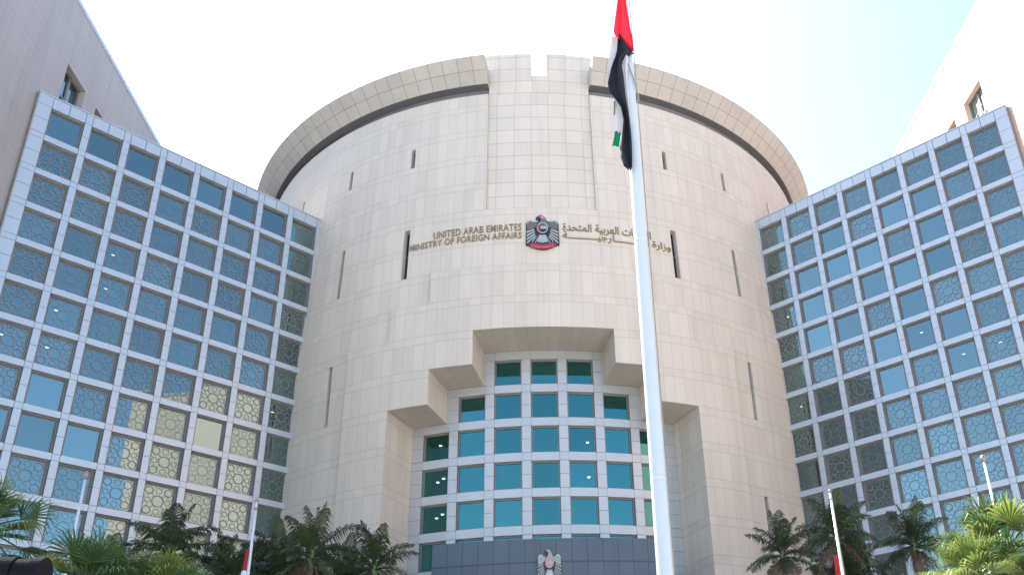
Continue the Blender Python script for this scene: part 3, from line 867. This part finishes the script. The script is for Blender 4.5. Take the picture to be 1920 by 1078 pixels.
m = MB(); strip(m, [(22.56, -.26, -.22), (22.35, -.288, -.07), (22.15, -.314, .06), (21.91, -.335, .164), (21.78, -.367, -.023), (21.65, -.398, -.165), (21.42, -.474, -.202), (21.09, -.563, -.18), (20.58, -.67, -.173), (20.26, -.641, -.166), (20.02, -.494, -.156), (19.71, -.341, -.139), (19.28, -.292, -.115), (18.8, -.365, -.104), (18.38, -.434, -.109), (18.03, -.429, -.12), (17.74, -.351, -.137), (17.6, -.229, -.145)], -.30, .09, 1.2, 0, fold=2.6)
m.build('black_field', M['fblack'], flag, smooth=True)
m = MB(); strip(m, [(22.51, -.421, -.245), (22.34, -.454, -.27), (21.94, -.513, -.31), (21.64, -.557, -.37), (21.09, -.632, -.52), (20.6, -.66, -.6)], -.18, .03, .2, 0, 5)
strip(m, [(21.85, -.19, .11), (21.65, -.2, .05), (21.42, -.22, .01), (21.1, -.2, -.032), (20.59, -.19, -.061), (20.02, -.18, -.073), (19.29, -.15, -.077)], -.24, .05, 2.0, 0, 6, 3)
strip(m, [(20.12, -.479, -.25), (19.71, -.504, -.22), (19.28, -.53, -.25), (18.89, -.545, -.28), (18.8, -.483, -.30)], -.14, .04, .5, 0, 6)
m.build('white_field', M['fwhite'], flag, smooth=True)
m = MB(); strip(m, [(18.9, -.53, -.36), (18.62, -.577, -.40), (18.38, -.636, -.44)], -.17, .03, .5, 0, 6)
m.build('green_field', M['fgreen'], flag, smooth=True)
m = MB(); strip(m, [(20.0, -.50, -.434), (19.71, -.52, -.456), (19.5, -.535, -.504)], -.17, .02, .5, 0, 4)
m.build('green_field', M['fgreen'], flag, smooth=True)

# ------------------------------------------------------------------ small flagpoles
def small_pole(x, y, ztop, label, top='ball'):
    r0 = empty('small_flagpole', (x, y, 0)); tag(r0, label, 'flagpole', 'small flagpoles in front of the building')
    m = MB(); m.tube([(x, y, 0), (x, y, ztop * .5), (x, y, ztop)], [.075, .06, .042], 14); m.build('pole', M['steel'], r0, smooth=True)
    m = MB()
    if top == 'ball':
        m.tube([(x, y, ztop), (x, y, ztop + .08), (x, y, ztop + .17), (x, y, ztop + .25), (x, y, ztop + .3)], [.03, .08, .10, .08, .02], 12)
    else:
        m.tube([(x, y, ztop), (x, y, ztop + .05), (x, y, ztop + .12)], [.055, .075, .02], 12); m.tube([(x, y, ztop - .28), (x, y, ztop - .2)], [.06, .06], 12)
    m.build('finial', M['frame'], r0, smooth=True)
def small_flag(x, y, ztop, zbot, w0, w1, bands, label, sgn=-1):
    r0 = empty('small_flag', (x, y - .08, zbot)); tag(r0, label, 'flag', 'limp flags on the small poles')
    n_ = len(bands)
    for i, (nm, mt, f0, f1) in enumerate(bands):
        m = MB(); nz = 10
        for q_ in range(nz):
            for s in range(4):
                P = []
                for (dz, ds) in ((q_, s), (q_, s + 1), (q_ + 1, s + 1), (q_ + 1, s)):
                    tz = f0 + (f1 - f0) * dz / nz
                    wd = w0 + (w1 - w0) * tz
                    P.append((x + sgn * (.04 + wd * ds / 4), y - .08 + .05 * math.sin(ds * 1.7 + tz * 5), ztop + (zbot - ztop) * tz))
                m.face(P)
        m.build(nm, mt, r0, smooth=True)
small_pole(-15.93, 30, 12.5, 'slim white pole with dark ball top before the left wing, without a flag in view')
small_pole(-10.27, 30, 11.6, 'slim white pole with red and blue-white flag in front of the left wing', 'cap')
small_pole(9.34, 30, 11.5, 'slim white pole with red flag in front of the right wing', 'cap')
small_pole(15.2, 30, 12.5, 'slim white pole with dark ball top and green flag before the right wing')
small_flag(-10.27, 30, 9.98, 8.0, .10, .26, [('red_field', M['red_dull'], 0, .36), ('white_field', plain('flag_pale_blue', (.35, .55, .75), .7), .36, 1)], 'limp flag with red top and pale blue lower field on the small left pole')
small_flag(9.30, 30, 9.25, 7.0, .14, .30, [('red_field', M['red_dull'], 0, 1)], 'limp plain red flag on the small pole before the right wing')
small_flag(15.16, 30, 11.25, 9.6, .06, .26, [('green_field', M['fgreen'], 0, 1)], 'limp green flag on the rightmost small pole', 1)

# ------------------------------------------------------------------ palms
def frond(m, base, az, el, ln, droop, rnd, mi, wid=.052, lf=.68, pairs=40):
    """one pinnate frond: arching rachis with drooping leaflets"""
    d = Vector((math.cos(az) * math.cos(el), math.sin(az) * math.cos(el), math.sin(el)))
    pts = []; p = Vector(base); step = ln / 14
    for i in range(15):
        pts.append(p.copy()); p = p + d * step
        d = (d + Vector((0, 0, -droop * (.5 + i / 10)))).normalized()
    m.tube(pts, [.045 * (1 - i / 16) + .006 for i in range(15)], 5, mi, False)
    for q_ in range(pairs):
        t_ = .16 + .84 * q_ / (pairs - 1); f_ = t_ * 13.99; i = int(f_); a = pts[i].lerp(pts[i + 1], f_ - i)
        tan = (pts[i + 1] - pts[i]).normalized(); side = tan.cross(Vector((0, 0, 1)))
        if side.length < .01: side = Vector((1, 0, 0))
        side.normalize(); upv = side.cross(tan)
        L_ = lf * (math.sin(math.pi * min(1, .18 + t_ * .82)) ** .6) * rnd.uniform(.8, 1.1)
        for s in (-1, 1):
            dr = (side * s * .85 + tan * .55 + upv * rnd.uniform(-.15, .45)).normalized()
            b1 = a + dr * L_ * .5; b2 = b1 + (dr + Vector((0, 0, -.9 - droop * 4))).normalized() * L_ * .55
            wv = tan * wid * .5
            m.face([a - wv * .5, a + wv * .5, b1 + wv, b1 - wv], None, mi)
            m.face([b1 - wv, b1 + wv, b2], None, mi)
def palm_mesh(seed, nf=18, ln=2.25):
    rnd = random.Random(seed)
    m = MB()
    for k in range(nf):
        t_ = k / (nf - 1)
        el = R(82 - 105 * t_ + rnd.uniform(-8, 8)); az = k * 2.399 + rnd.uniform(-.3, .3)
        frond(m, (0, 0, -.1 - .25 * t_), az, el, ln * rnd.uniform(.82, 1.1), .055 + rnd.uniform(0, .03), rnd, 0 if rnd.random() < .7 else 1)
    for k in range(5):
        frond(m, (0, 0, -.4), rnd.uniform(0, 6.28), R(-35), ln * .8, .09, rnd, 2, pairs=22)
    return m
palm_meshes = []
for sd_ in (3, 11, 29):
    o = palm_mesh(sd_).build('crown', [M['frond'], M['frond2'], M['dry']]); palm_meshes.append(o.data); bpy.data.objects.remove(o)
def palm(x, y, z, k, rot, scl, lean, label):
    r0 = empty('palm_tree', (x - lean, y, 0)); tag(r0, label, 'palm tree', 'royal palms in front of the building')
    m = MB(); n_ = 16
    pts = [(x - lean + lean * (i / n_) ** 1.6, y, (z - 1.1) * i / n_) for i in range(n_ + 1)]
    m.tube(pts, [.24 * (1 - .35 * i / n_) + (.04 if i < 2 else 0) + .012 * (i % 2) for i in range(n_ + 1)], 12)
    m.build('trunk', M['trunk'], r0, smooth=True)
    m = MB(); m.tube([pts[-1], (x, y, z - .75), (x, y, z - .2), (x, y, z + .1)], [.15, .17, .13, .05], 12)
    m.build('crownshaft', M['shaft'], r0, smooth=True)
    c = bpy.data.objects.new('crown', palm_meshes[k]); col.objects.link(c); c.parent = r0
    c.location = (lean, 0, z - .22); c.rotation_euler.z = rot; c.scale = (scl,) * 3
PL = [(-18.69, 45, 14.55, 0, .3, 1.25, .0, 'tallest broad palm before the left wing, in front of its tan reflections'),
      (-21.6, 45.7, 13.6, 1, 1.9, .95, .3, 'low palm at the foot of the left wing, left of the broad tall palm'),
      (-16.6, 46.7, 13.5, 2, 4.0, 1.05, -.2, 'palm behind the small pole with the red and blue flag'),
      (-13.9, 46.2, 14.2, 1, 2.2, 1.1, .1, 'palm standing where the left wing meets the drum'),
      (-11.6, 43.7, 13.8, 2, .6, 1.15, .0, 'palm with upright fronds in front of the drum base under a slit window'),
      (-8.85, 45, 13.5, 0, 3.5, 1.15, -.1, 'drooping palm nearest to the entrance canopy on its left side'),
      (-10.5, 46.8, 13.0, 1, 5.1, 1.1, .2, 'low palm behind and between the two palms before the left drum base'),
      (-15.2, 44.4, 12.9, 0, 1.0, 1.1, .1, 'low dark palm just right of the small pole with the red and blue flag'),
      (-12.9, 44.8, 12.8, 2, 2.9, 1.1, .0, 'low dark palm under the palm at the joint of left wing and drum'),
      (11.95, 46.2, 13.9, 2, 1.2, 1.05, .15, 'slender palm with bare visible trunk right of the tall flagpole'),
      (14.1, 43.7, 14.15, 0, 5.0, 1.12, .0, 'palm behind the small pole with the red flag'),
      (18.6, 45, 13.9, 1, .2, 1.12, .1, 'palm before the right wing, beside the sunlit fan palms'),
      (16.4, 47.5, 13.2, 2, 3.1, .95, .1, 'low dark palm between two taller palms before the right wing'),
      (14.9, 46.0, 12.6, 1, 1.1, 1.0, .1, 'lowest palm on the right, under the palm with the red flag pole')]
for p in PL: palm(*p)

# ------------------------------------------------------------------ fan palms close to the camera
def fan_leaf(m, base, az, el, stem, rad_, rnd, mi, n=26, spread=2.5, curl=.5):
    d = Vector((math.cos(az) * math.cos(el), math.sin(az) * math.cos(el), math.sin(el)))
    side = d.cross(Vector((0, 0, 1))).normalized(); nrm = side.cross(d)
    b = Vector(base); hub = b + d * stem + Vector((0, 0, -.12 * stem))
    m.tube([b, b.lerp(hub, .5) + Vector((0, 0, .05)), hub], [.02, .016, .012], 5, mi, False)
    tilt = rnd.uniform(-.3, .3)
    for k in range(n):
        a = -spread / 2 + spread * k / (n - 1)
        dr = (d * math.cos(a) + side * math.sin(a) + nrm * (.12 * (k % 2) + tilt * math.sin(a))).normalized()
        L_ = rad_ * (1 - .22 * abs(a) / (spread / 2)) * rnd.uniform(.88, 1.05)
        wv = (d * -math.sin(a) + side * math.cos(a)) * L_ * spread / n * .34
        p1 = hub + dr * L_ * .45; p2 = hub + dr * L_ * .8 + Vector((0, 0, -.08 * curl * L_))
        p3 = p2 + (dr * .5 + Vector((0, 0, -curl * rnd.uniform(.5, 1.6)))).normalized() * L_ * .42
        e = nrm * .012
        m.face([hub, p1 - wv + e, p1, ], None, mi); m.face([hub, p1, p1 + wv + e], None, mi)
        m.face([p1 - wv + e, p2 - wv * .62, p2, p1], None, mi); m.face([p1, p2, p2 + wv * .62, p1 + wv + e], None, mi)
        m.face([p2 - wv * .62, p3, p2 + wv * .62], None, mi)
def fan_palm(x, y, z, seed, nl, stem, rad_, mats, label, el0=75, el1=-25):
    rnd = random.Random(seed)
    r0 = empty('fan_palm', (x, y, 0)); tag(r0, label, 'fan palm')
    m = MB(); m.tube([(x, y, 0), (x + .05, y, z * .5), (x, y, z)], [.22, .17, .14], 12)
    m.build('trunk', M['trunk'], r0, smooth=True)
    m = MB()
    for k in range(nl):
        t_ = k / max(1, nl - 1)
        fan_leaf(m, (x, y, z), k * 2.399 + rnd.uniform(-.3, .3), R(el0 + (el1 - el0) * t_ + rnd.uniform(-8, 8)), stem * rnd.uniform(.75, 1.15), rad_ * rnd.uniform(.85, 1.1), rnd, 0 if rnd.random() < .65 else 1)
    m.build('crown', mats, r0)
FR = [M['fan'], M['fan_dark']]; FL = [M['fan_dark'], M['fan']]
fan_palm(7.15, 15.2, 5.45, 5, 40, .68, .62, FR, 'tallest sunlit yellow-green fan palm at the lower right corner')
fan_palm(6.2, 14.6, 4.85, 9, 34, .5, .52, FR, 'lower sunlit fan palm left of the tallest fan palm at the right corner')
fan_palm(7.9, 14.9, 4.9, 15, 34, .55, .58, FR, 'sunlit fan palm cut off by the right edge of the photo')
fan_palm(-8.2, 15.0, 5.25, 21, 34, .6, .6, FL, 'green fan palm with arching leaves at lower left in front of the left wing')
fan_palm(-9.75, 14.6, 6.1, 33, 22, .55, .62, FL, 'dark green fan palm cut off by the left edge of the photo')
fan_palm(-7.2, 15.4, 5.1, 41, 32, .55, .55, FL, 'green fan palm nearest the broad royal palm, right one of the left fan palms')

# ------------------------------------------------------------------ black floodlight at the lower left
fx, fy, fz = -5.73, 8.0, 3.74
fl = empty('floodlight', (fx, fy, 0)); tag(fl, 'black cylindrical floodlight barrel with raised rims at the lower left corner', 'floodlight')
ax = Vector((1, .05, -.02)).normalized(); pc = Vector((fx, fy, fz))
def seg(m, t0, t1, r): m.tube([pc + ax * t0, pc + ax * t1], [r, r], 28)
m = MB(); seg(m, -.75, .43, .142); m.build('barrel', M['black'], fl)
m = MB(); seg(m, .10, .23, .158); m.build('rim', M['black'], fl)
m = MB(); seg(m, .37, .455, .156); m.build('rim', M['black'], fl)
m = MB(); m.tube([(fx - .3, fy, 0), (fx - .3, fy, fz - .1)], [.05, .05], 12); m.build('post', M['black'], fl)
